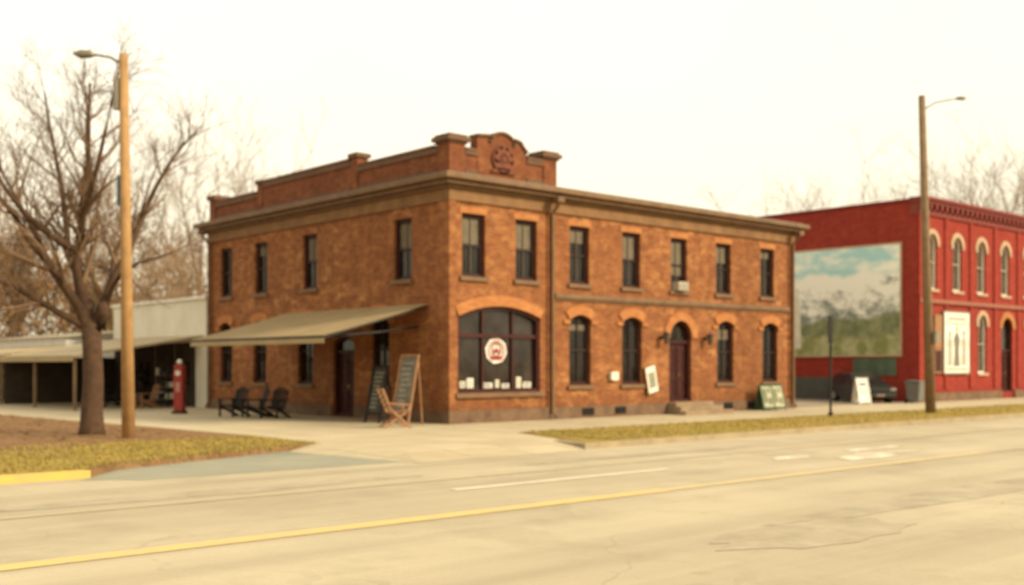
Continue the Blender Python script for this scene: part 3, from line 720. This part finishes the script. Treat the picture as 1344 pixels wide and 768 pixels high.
arm = MB().tube([topv-Vector((0,0,.45)), topv+e*.5+Vector((0,0,-.15)), topv+e*1.0+Vector((0,0,-.05)), topv+e*1.3],.025,8); part('lamp_arm', arm, METAL, rp, smooth=True)
hd = MB().tube([topv+e*1.25, topv+e*1.35+Vector((0,0,.01)), topv+e*1.55+Vector((0,0,.01)), topv+e*1.66+Vector((0,0,.02))],[.03,.07,.08,.02],10); part('lamp_head', hd, METAL, rp, smooth=True)
part('meter_box', MB().box(-.16,.16,-.28,-.17,2.6,3.0).box(-.05,.05,-.19,-.1,2.7,2.9), METAL, rp)
sp = thing('sign_post', (13.3,-4.6,0), 0, 'slim black sign post with narrow panel in the grass', 'sign post')
part('post', MB().tube([(0,0,0),(0,0,3.45)],.045,10).tube([(0,0,0),(0,0,.12)],.09,10), METALD, sp, smooth=False)
part('panel', MB().bar(Vector((0,0,2.55))-RV*.001, Vector((0,0,3.5)), .26,.04), METALD, sp)

# ============================================================ TREES
def grow(mb, p, d, length, r, lvl, maxl, rnd, nch, m=1, rmin=.004):
    segs = 4 if lvl < 2 else 3
    pts = [p.copy()]; rs = [r]; dd = d.normalized(); q = p.copy(); kids = []
    for i in range(segs):
        dd = (dd + Vector((rnd.gauss(0,.16), rnd.gauss(0,.16), rnd.gauss(0,.10)+.05))).normalized()
        q = q + dd*length/segs; pts.append(q.copy()); rs.append(max(r*(1-.8*(i+1)/segs), rmin)); kids.append((q.copy(), dd.copy(), rs[-1]))
    mb.tube(pts, rs, 5 if lvl < 2 else 3, m, cap=False)
    if lvl >= maxl: return
    for k in range(nch[min(lvl, len(nch)-1)]):
        i = rnd.randint(0, segs-1); pp_, dk_, rk = kids[i]
        f = rnd.random(); p0 = pts[i].lerp(pts[i+1], f)
        ax = Vector((rnd.gauss(0,1), rnd.gauss(0,1), rnd.gauss(0,1))).cross(dk_)
        if ax.length < 1e-3: continue
        nd = Matrix.Rotation(rnd.uniform(.4,1.0), 3, ax.normalized()) @ dk_
        nd = (nd + Vector((0,0,.15))).normalized()
        grow(mb, p0, nd, length*rnd.uniform(.42,.68), max(rs[i]*.55,rmin*1.3), lvl+1, maxl, rnd, nch, m, rmin)
def limb(mb, pts, r0, r1, rnd, subs, sublen, maxl, nch):
    P_ = []
    for a, b_ in zip(pts[:-1], pts[1:]):
        P_.append(a); P_.append(a.lerp(b_, .5)+Vector((rnd.gauss(0,.05),rnd.gauss(0,.05),rnd.gauss(0,.04))))
    P_.append(pts[-1]); n = len(P_)
    rs = [r0+(r1-r0)*(i/(n-1))**.8 for i in range(n)]
    mb.tube(P_, rs, 7, 0, cap=False)
    for k in range(subs):
        u = rnd.uniform(.18,1.0); fi = u*(n-1); i = min(int(fi), n-2)
        p0 = P_[i].lerp(P_[i+1], fi-i); dd = (P_[i+1]-P_[i]).normalized()
        ax = Vector((rnd.gauss(0,1), rnd.gauss(0,1), rnd.gauss(0,1))).cross(dd).normalized()
        nd = Matrix.Rotation(rnd.uniform(.35,1.0), 3, ax) @ dd
        grow(mb, p0, (nd+Vector((0,0,.12))), sublen*(1.15-.6*u)*rnd.uniform(.7,1.2), max(rs[i]*.45,.016), 1, maxl, rnd, nch)
tree = thing('bare_tree', (-9.72,2.5,0), 0, 'large leafless tree with dark trunk and spreading branches in verge', 'tree')
rnd = random.Random(21)
def ip(px, py, dep): return RV*((px-120)/51.0) + FV*dep + Vector((0,0,(570-py)/51.0))
tk = MB(); tk.tube([ip(120,574,0), ip(120,562,0), ip(120,540,0), ip(122,500,0), ip(120,460,.03), ip(118,428,.05)],[.38,.31,.27,.25,.24,.25],14)
tk.tube([ip(131,430,.0), ip(136,414,-.05), ip(134,398,-.05)],[.15,.18,.13],8)
part('trunk', tk, BARK, tree, smooth=True)
br = MB()
limbs = [
 ([(118,432,0),(104,380,.1),(97,330,.2),(103,270,.2),(108,200,.4),(110,105,.4)], .22,.025, 22,2.0),
 ([(116,435,0),(88,372,-.4),(58,320,-.9),(28,268,-1.3),(-12,225,-1.6)], .16,.025, 16,2.0),
 ([(104,385,.1),(76,330,.6),(62,260,1.0),(46,190,1.2),(28,105,1.4)], .14,.02, 18,2.0),
 ([(120,432,0),(134,395,.2),(150,340,.6),(172,270,1.0),(202,205,1.2),(240,160,1.2)], .17,.02, 18,1.9),
 ([(112,430,0),(72,402,-.6),(36,378,-1.0),(2,362,-1.3),(-35,348,-1.5)], .11,.018, 12,1.5),
 ([(136,398,.2),(165,362,-.4),(196,350,-.9),(245,338,-1.2)], .08,.014, 11,1.4),
 ([(100,320,.2),(128,255,-.5),(152,185,-.8),(172,110,-1.0)], .11,.016, 14,1.8),
 ([(98,330,.2),(60,290,-1.2),(30,220,-2.2),(0,140,-2.6)], .11,.016, 14,2.0),
 ([(103,270,.2),(90,200,1.2),(78,130,1.8),(70,80,2.0)], .09,.014, 12,1.6),
 ([(134,395,.2),(118,330,1.6),(140,260,2.6),(155,190,3.0)], .10,.014, 10,1.7),
 ([(76,350,-.6),(40,290,-.2),(5,240,.2),(-40,170,.4)], .09,.014, 13,1.9),
]
for pts_, r0, r1, subs, sl in limbs:
    limb(br, [ip(*p) for p in pts_], r0, r1, rnd, subs, sl, 3, [5,5,3])
part('crown', br, [BARK, TWIG], tree, smooth=True, recalc=False)

def bare_tree(loc, H_, seed, label, mt=TWIG_HAZE, spread=1.0, dense=7):
    t = thing('bare_tree', loc, 0, label, 'tree', 'leafless trees behind the buildings')
    rnd = random.Random(seed)
    part('trunk', MB().tube([(0,0,0),(.05,0,H_*.18),(0,.1,H_*.36)],[H_*.018,H_*.014,H_*.012],9), mt, t, smooth=True)
    b = MB()
    for i in range(dense):
        a = 2*math.pi*i/dense+rnd.uniform(-.4,.4); el = rnd.uniform(.6,1.35)
        d = Vector((math.cos(a)*math.cos(el)*spread, math.sin(a)*math.cos(el)*spread, math.sin(el)))
        z = H_*rnd.uniform(.22,.36)
        grow(b, Vector((0,.1*z/H_,z)), d, H_*rnd.uniform(.42,.54), H_*.0085, 0, 3, rnd, [7,6,5], 1, .009)
    part('crown', b, [mt, mt], t, recalc=False)
    return t
FL = 'leafless tree tinted pale for haze far behind the buildings'
for (x,y,h,s) in ((17.2,42,17.5,1),(13.6,44.5,16,2),(3.2,50.0,15,3),(8.5,46.5,17,4),(66.6,24.2,18,6),(68.2,16,22,7),(60.2,29.9,16.5,8),(76,15.8,22,9),(9.6,40.5,10.5,12)):
    bare_tree((x,y,0), h, s, FL)
mb = MB(); rnd = random.Random(11)
clumps = []
for i in range(30):
    u = (i+rnd.random())/30; base = Vector((-1.0+14.5*u+rnd.uniform(-1,1), 53.5-11*u+rnd.uniform(-1.5,3.5), 0))
    clumps.append((base, rnd.uniform(8.5,11.0) if u < .42 else (rnd.uniform(6.5,9) if u < .65 else rnd.uniform(4.5,6.5)), rnd.uniform(1.6,2.8)))
for (bse, hh, rad) in clumps:
    for k in range(600):
        th = rnd.uniform(0,6.28); rr_ = rad*math.sqrt(rnd.random()); zz = rnd.random()**.8*hh
        sc_ = math.sin(math.pi*min(1,max(.12,zz/hh*.85+.1)))
        p = bse + Vector((math.cos(th)*rr_*sc_, math.sin(th)*rr_*sc_, zz))
        d = Vector((rnd.gauss(0,.6), rnd.gauss(0,.6), rnd.uniform(.3,1.3))).normalized()*rnd.uniform(.4,1.1)
        s_ = d.cross(Vector((rnd.gauss(0,1),rnd.gauss(0,1),.2))).normalized()*rnd.uniform(.02,.075)
        mb.add([tuple(p-s_), tuple(p+s_), tuple(p+d)], [(0,1,2)])
o = part('distant_wood', mb, WOODS_M, recalc=False); o['kind'] = 'stuff'; o['label'] = 'russet brown leafless thicket behind the low white stores'

# ============================================================ SMALL THINGS
def board(name, loc, rot, w, h, lean, frame_m, panel_m, label, cat, marks=True, group=None):
    t = thing(name, loc, rot, label, cat, group)
    top = Vector((0, lean, h)); 
    def pt(x, u, off=0): 
        nrm = Vector((0,-h,lean)).normalized(); return Vector((x,0,0))+top*u+nrm*off
    f = MB()
    for sx in (-1,1): f.bar(pt(sx*w/2,0), pt(sx*w/2,1), .06,.05)
    for u in (.16,.99): f.bar(pt(-w/2,u), pt(w/2,u), .05,.06)
    part('frame', f, frame_m, t)
    b = MB(); c4 = [pt(-w/2+.02,.18,-.004),pt(w/2-.02,.18,-.004),pt(w/2-.02,.97,-.004),pt(-w/2+.02,.97,-.004)]
    b.add([tuple(p) for p in c4], [(0,1,2,3)], 0)
    if marks:
        r_ = random.Random(4)
        for k in range(9):
            u = .26+k*.075; x0 = -w/2+.08+r_.uniform(0,.08); x1 = x0+r_.uniform(.4,.75)*w*.8
            x = x0
            while x < min(x1, w/2-.09):
                x2 = x+r_.uniform(.03,.07); uu = u+r_.uniform(0,.01)
                b.add([tuple(pt(x,u,.004)),tuple(pt(x2,u,.004)),tuple(pt(x2,uu+.025,.004)),tuple(pt(x,uu+.025,.004))], [(0,1,2,3)], 1); x = x2+.02
    part('panel', b, [panel_m, CHALKW], t, recalc=False)
    for sx in (-1,1):
        l = MB(); l.bar(Vector((sx*w*.42,lean*1.45,0)), pt(sx*w*.42,.96,-.05), .035,.035)
        part('leg', l, frame_m, t)
    return t
R90 = -math.pi/2
CHALKG = M('dusty_chalkboard', (.08,.072,.056), (.20,.18,.14), 3.5, .85, bumps=0)
WOODL = M('pale_varnished_wood', (.36, .19, .09), (.25, .12, .052), 8, .6)
board('easel_sign', (-1.75,.15,0), R90+.25, .62, 2.08, .52, WOODL, CHALKG, 'tall narrow wooden framed chalkboard with pale writing at the corner', 'sign')
board('easel_sign', (-1.35,2.1,0), R90+.15, .62, 1.75, .40, WOODD, CHALK, 'dark chalkboard easel standing beneath the awning', 'sign')
def armchair(loc, rot, mt, label, group=None, s=1.0, name='garden_chair'):
    t = thing(name, loc, rot, label, 'chair', group)
    seat = MB()
    for k in range(5): 
        y = -.26+k*.12; z = .40-.03*k; seat.bar((-.26*s,y*s,z*s),(.26*s,y*s,z*s),.09*s,.022)
    part('seat', seat, mt, t)
    bk = MB()
    for k in range(5):
        x = (-.22+k*.11)*s; bk.bar((x,.24*s,.28*s),(x*1.15,.50*s,(1.02-.02*abs(k-2)**2)*s),.085*s,.02)
    bk.bar((-.27*s,.33*s,.55*s),(.27*s,.33*s,.55*s),.03,.06); bk.bar((-.27*s,.44*s,.86*s),(.27*s,.44*s,.86*s),.03,.06)
    part('backrest', bk, mt, t)
    for sx in (-1,1):
        a = MB().bar((sx*.32*s,-.36*s,.60*s),(sx*.32*s,.38*s,.60*s),.11*s,.025); part('armrest', a, mt, t)
        l = MB().bar((sx*.31*s,-.30*s,0),(sx*.31*s,-.30*s,.59*s),.06*s,.06*s); part('leg', l, mt, t)
        l = MB().bar((sx*.29*s,-.30*s,.36*s),(sx*.29*s,.55*s,.0),.03,.09*s); part('leg', l, mt, t)
    return t
g = armchair((-2.45,8.9,0), R90+.3, WOODD, 'black slatted garden armchair on the pavement by the wall', 'garden chairs outside the brick house')
copy_thing(g, (-2.2,7.9,0), R90-.2); copy_thing(g, (-2.0,6.9,0), R90+.5)
fc = thing('folding_chair', (-2.25,-.38,0), math.radians(72), 'reddish wooden ladder-back folding chair in front of the easel sign', 'chair')
for sx in (-.27,.27):
    part('leg', MB().bar((sx,-.38,0),(sx,.18,.50),.045,.06).bar((sx*.88,.42,0),(sx*.88,-.30,.50),.045,.06), WOODL, fc)
    part('armrest', MB().bar((sx*1.05,-.36,.66),(sx*1.05,.34,.70),.08,.035).bar((sx,-.30,.48),(sx,-.32,.65),.045,.05), WOODL, fc)
s_ = MB()
for k in range(6): s_.bar((-.27,-.32+k*.10,.50-.012*k),(.27,-.32+k*.10,.50-.012*k),.08,.025)
part('seat', s_, WOODL, fc)
bk = MB()
for sx in (-.25,.25): bk.bar((sx,.18,.44),(sx,.46,1.12),.05,.055)
for k in range(5): bk.bar((-.25,.235+k*.052,.58+k*.125),(.25,.235+k*.052,.58+k*.125),.025,.065)
part('backrest', bk, WOODL, fc)
armchair((-1.9,17.4,0), R90, WOODR, 'brown wooden chair under the shed canopy')
armchair((-1.8,20.6,0), R90+.3, WOODD, 'dark wooden chair under the shed canopy')
tb = thing('table', (-2.9,19.6,0), 0, 'small dark table between chairs under the canopy', 'table')
part('table_top', MB().tube([(0,0,.7),(0,0,.74)],.4,16), WOODD, tb); part('leg', MB().tube([(0,0,0),(0,0,.7)],.04,8).tube([(0,0,0),(0,0,.04)],.22,12), WOODD, tb)
fp = thing('fuel_pump', (-2.95,12.0,0), R90+.7, 'old slim red enamel fuel pump on the pavement', 'fuel pump')
part('base', MB().box(-.22,.22,-.2,.2,0,.1), METALD, fp, bev=.01)
b = MB().prism([(-.18,.10),(.18,.10),(.18,1.45),(.16,1.74),(.10,1.80),(-.10,1.80),(-.16,1.74),(-.18,1.45)], -.15,.15,'y'); part('body', b, REDP, fp, bev=.03)
part('dial', MB().prism(circ(0,1.48,.10,20), -.17,-.151,'y',0).box(-.01,.01,-.176,-.171,1.48,1.56,1), [CREAM, METALD], fp)
part('panel', MB().box(-.09,.09,-.165,-.151,.8,1.15), M('dull_red_panel',(.45,.20,.14),None,4,.6), fp)
part('globe', MB().tube([(0,0,1.80),(0,0,1.83),(0,0,1.90),(0,0,1.97)],[.06,.09,.10,.04],14), CREAM, fp, smooth=True)
part('hose', MB().tube([(.19,0,1.2),(.29,-.05,1.0),(.30,-.08,.6),(.24,-.08,.45),(.2,-.05,.8)],.018,8), RUBBER, fp)
def aboard(loc, rot, w, h, fm, pm, label, art=None):
    t = thing('sandwich_board', loc, rot, label, 'sign')
    for s_ in (-1,1):
        p = MB(); d = .28
        def q(x,u,off=0): return Vector((x, s_*(-d*(1-u))-s_*off, h*u))
        p.add([tuple(q(-w/2,.08)),tuple(q(w/2,.08)),tuple(q(w/2,1)),tuple(q(-w/2,1)),tuple(q(-w/2,.08,-.02)),tuple(q(w/2,.08,-.02)),tuple(q(w/2,1,-.02)),tuple(q(-w/2,1,-.02))], [(0,1,2,3),(7,6,5,4),(0,4,5,1),(1,5,6,2),(2,6,7,3),(3,7,4,0)],0)
        for (x0,x1,u0,u1,mi) in (art or []):
            p.add([tuple(q(x0*w,u0,.004+.004*mi)),tuple(q(x1*w,u0,.004+.004*mi)),tuple(q(x1*w,u1,.004+.004*mi)),tuple(q(x0*w,u1,.004+.004*mi))], [(0,1,2,3)],mi)
        part('panel', p, pm, t, recalc=False)
        f = MB()
        for sx in (-1,1): f.bar(q(sx*w/2,0),q(sx*w/2,1.02),.04,.04)
        f.bar(q(-w/2,1.0),q(w/2,1.0),.04,.04); f.bar(q(-w/2,.08),q(w/2,.08),.04,.04); part('frame', f, fm, t)
    return t
aboard((24.0,.5,0), -.35, .62, 1.18, WHITE, [WHITE, METALD, METAL], 'white folding sandwich board standing at the alley mouth', [(-.3,.3,.72,.80,1),(-.35,.35,.5,.56,2),(-.3,.3,.4,.45,2)])
MAPG = M('map_green', (.16,.18,.08), (.10,.12,.05), 6, .6)
mapart = [(-.42,.42,.15,.93,1),(-.38,-.05,.3,.85,2),(.02,.36,.25,.5,2),(.05,.3,.68,.88,2)]
PALEP = M('pale_print', (.50,.46,.32), (.38,.36,.22), 5, .7)
aboard((15.25,-.5,0), -.15, .60, 1.0, GREEN, [GREEN, PALEP, MAPG], 'green framed information board by the brick wall', mapart)
aboard((15.95,-.5,0), -.15, .60, 1.0, GREEN, [GREEN, PALEP, MAPG], 'green framed information board by the brick wall', mapart)
bn = thing('rubbish_bin', (26.95,-.5,0), .1, 'grey plastic wheeled rubbish bin at the building corner', 'bin')
b = MB(); vs = []
for z, k_ in ((.08,.27),(.95,.34)): vs += [(-k_,-k_,z),(k_,-k_,z),(k_,k_,z),(-k_,k_,z)]
b.add(vs, [(0,3,2,1),(4,5,6,7),(0,1,5,4),(1,2,6,5),(2,3,7,6),(3,0,4,7)]); part('body', b, PLASTIC, bn, bev=.02)
part('lid', MB().prism([(-.38,.96),(.40,.96),(.40,1.0),(.2,1.07),(-.36,1.02)], -.37,.37,'x'), PLASTIC, bn, bev=.015)
for sx in (-1,1): part('wheel', MB().tube([(sx*.26,.30,.10),(sx*.33,.30,.10)],.10,14), RUBBER, bn)

def car(loc, rot, paint, label, Lc=3.7, Wc=1.62):
    t = thing('parked_car', loc, rot, label, 'car')
    hl = Lc/2; hw = Wc/2
    prof = [(-hl,.30),(-hl-.02,.55),(-hl+.10,.72),(-hl+.95,.88),(-hl+1.0,.90),(hl-.25,.93),(hl-.03,.85),(hl,.50),(hl-.04,.28)]
    def loft(rows, m=0):
        b = MB(); n = len(rows[0]); vs = [p for r_ in rows for p in r_]; fs = []
        for i in range(len(rows)-1):
            for j in range(n-1): fs.append((i*n+j, i*n+j+1, (i+1)*n+j+1, (i+1)*n+j))
        fs.append(tuple(range(n))); fs.append(tuple((len(rows)-1)*n+j for j in range(n))[::-1]); b.add(vs, fs, m); return b
    rows = []
    for (x, kk) in ((-hw,.90),(-hw*.96,1.0),(-hw*.6,1.02),(0,1.03),(hw*.6,1.02),(hw*.96,1.0),(hw,.90)):
        rows.append([(x, y*(1 if abs(x)<hw*.9 else .985), .28+(z-.28)*kk) for y, z in prof])
    part('body', loft(rows), paint, t, smooth=False, bev=.03)
    cab = [(-hl+.95,.88),(-hl+1.55,1.34),(-hl+1.8,1.40),(hl-.75,1.40),(hl-.35,1.25),(hl-.12,.92)]
    rows = [[(x*(1-.16*max(0,(z-.9)/.5)), y, z*(1 if abs(x)<.5 else .995)) for y, z in cab] for x in (-hw*.95,-hw*.5,0,hw*.5,hw*.95)]
    part('roof', loft(rows), paint, t, bev=.03)
    ws = MB().add([(-.62,-hl+1.02,.925),(.62,-hl+1.02,.925),(.53,-hl+1.52,1.33),(-.53,-hl+1.52,1.33)], [(0,1,2,3)]); part('windscreen', ws, CARGL, t, loc=(0,-.02,.012), recalc=False)
    for sx in (-1,1):
        for (a0,a1,b0,b1) in ((-hl+1.2,-hl+1.95,-hl+1.62,-hl+1.97),(-hl+2.05,hl-.35,-hl+2.05,hl-.62)):
            x0 = sx*(hw*.95+.006); x1 = sx*(hw*.95*(1-.13)+.008)
            part('side_window', MB().add([(x0,a0,.95),(x0,a1,.95),(x1,b1,1.32),(x1,b0,1.32)], [(0,1,2,3)]), CARGL, t, recalc=False)
        part('headlight', MB().box(sx*hw*.78-.15,sx*hw*.78+.15,-hl-.035,-hl+.06,.56,.70), METAL, t, bev=.03)
        m_ = MB().box(sx*(hw+.02)-.06,sx*(hw+.02)+.08*sx,-hl+1.25,-hl+1.33,.92,1.04); part('wing_mirror', m_, paint, t, bev=.02)
        for y in (-hl+.62, hl-.62):
            w_ = part('wheel', MB().tube([(sx*(hw-.19),y,.30),(sx*(hw+.012),y,.30)],.30,24), RUBBER, t)
            part('rim', MB().tube([(sx*(hw+.005),y,.30),(sx*(hw+.025),y,.30)],[.19,.17],14), METAL, w_)
    part('bumper', MB().box(-hw*.96,hw*.96,-hl-.07,-hl+.1,.26,.46), METALD, t, bev=.04)
    part('grille', MB().box(-.38,.38,-hl-.045,-hl+.05,.54,.66), METALD, t)
    part('number_plate', MB().box(-.2,.2,-hl-.085,-hl-.071,.33,.43), METAL, t)
    return t
cdir = Vector((.55,.835,0)); cc = Vector((25.35,.35,0))+cdir*1.85
car(tuple(cc), -math.atan2(.55,.835), BLACKCAR, 'small black car parked nose-out beside the mural wall')
car((-3.6,33.5,0), -.15, BLACKCAR, 'dark car parked under the low store canopy')

# ============================================================ CAMERA, LIGHT, WORLD
cam_d = bpy.data.cameras.new('camera'); cam = bpy.data.objects.new('camera', cam_d); COL.objects.link(cam); scene.camera = cam
cam.location = (-20.33,-25.55,1.8); cam.rotation_euler = (math.pi/2, 0, -math.atan2(.6664,.7456))
cam_d.sensor_width = 36; cam_d.lens = 38.33; cam_d.shift_y = .070; cam_d.clip_start = .1; cam_d.clip_end = 3000
if USE_DOF:
    cam_d.dof.use_dof = True; cam_d.dof.focus_distance = 4.5; cam_d.dof.aperture_fstop = 2.1
S = Vector((.46,-.82,.54)).normalized()
sd = bpy.data.lights.new('sun','SUN'); so = bpy.data.objects.new('sun', sd); COL.objects.link(so)
sd.energy = 4.9; sd.angle = math.radians(14); sd.color = (1.0,.85,.60)
so.rotation_euler = (-S).to_track_quat('-Z','Y').to_euler(); so.location = (0,-40,40)
wd = bpy.data.worlds.new('World'); scene.world = wd; wd.use_nodes = True
t = wd.node_tree; bg = t.nodes['Background']
sky = N(t, 'ShaderNodeTexSky', sky_type='NISHITA'); sky.sun_disc = False
sky.sun_elevation = math.asin(S.z); sky.sun_rotation = math.atan2(S.x, S.y); sky.air_density = 1.5; sky.dust_density = 6
tc = N(t, 'ShaderNodeTexCoord'); sx_ = N(t, 'ShaderNodeSeparateXYZ'); L(t, tc.outputs['Generated'], sx_.inputs[0])
g1 = ramp(t, sx_.outputs[2], [(0.0,(1.0,.90,.63)),(.10,(1.0,.92,.69)),(.26,(1.0,.94,.755)),(1.0,(1.0,.92,.74))])
cl = ramp(t, noise(t, tc.outputs['Generated'], 1.6, 5, .55), [(.35,(.96,.955,.94)),(.65,(1.0,1.0,1.0))])
ov = mixc(t, 1.0, g1, cl, 'MULTIPLY')
mul = N(t, 'ShaderNodeVectorMath', operation='SCALE'); L(t, ov, mul.inputs[0]); mul.inputs[3].default_value = 13.8
mx = mixc(t, .93, sky.outputs[0], mul.outputs[0])
L(t, mx, bg.inputs['Color']); bg.inputs['Strength'].default_value = .1
scene.view_settings.view_transform = 'Standard'; scene.view_settings.look = 'None'; scene.view_settings.exposure = 0
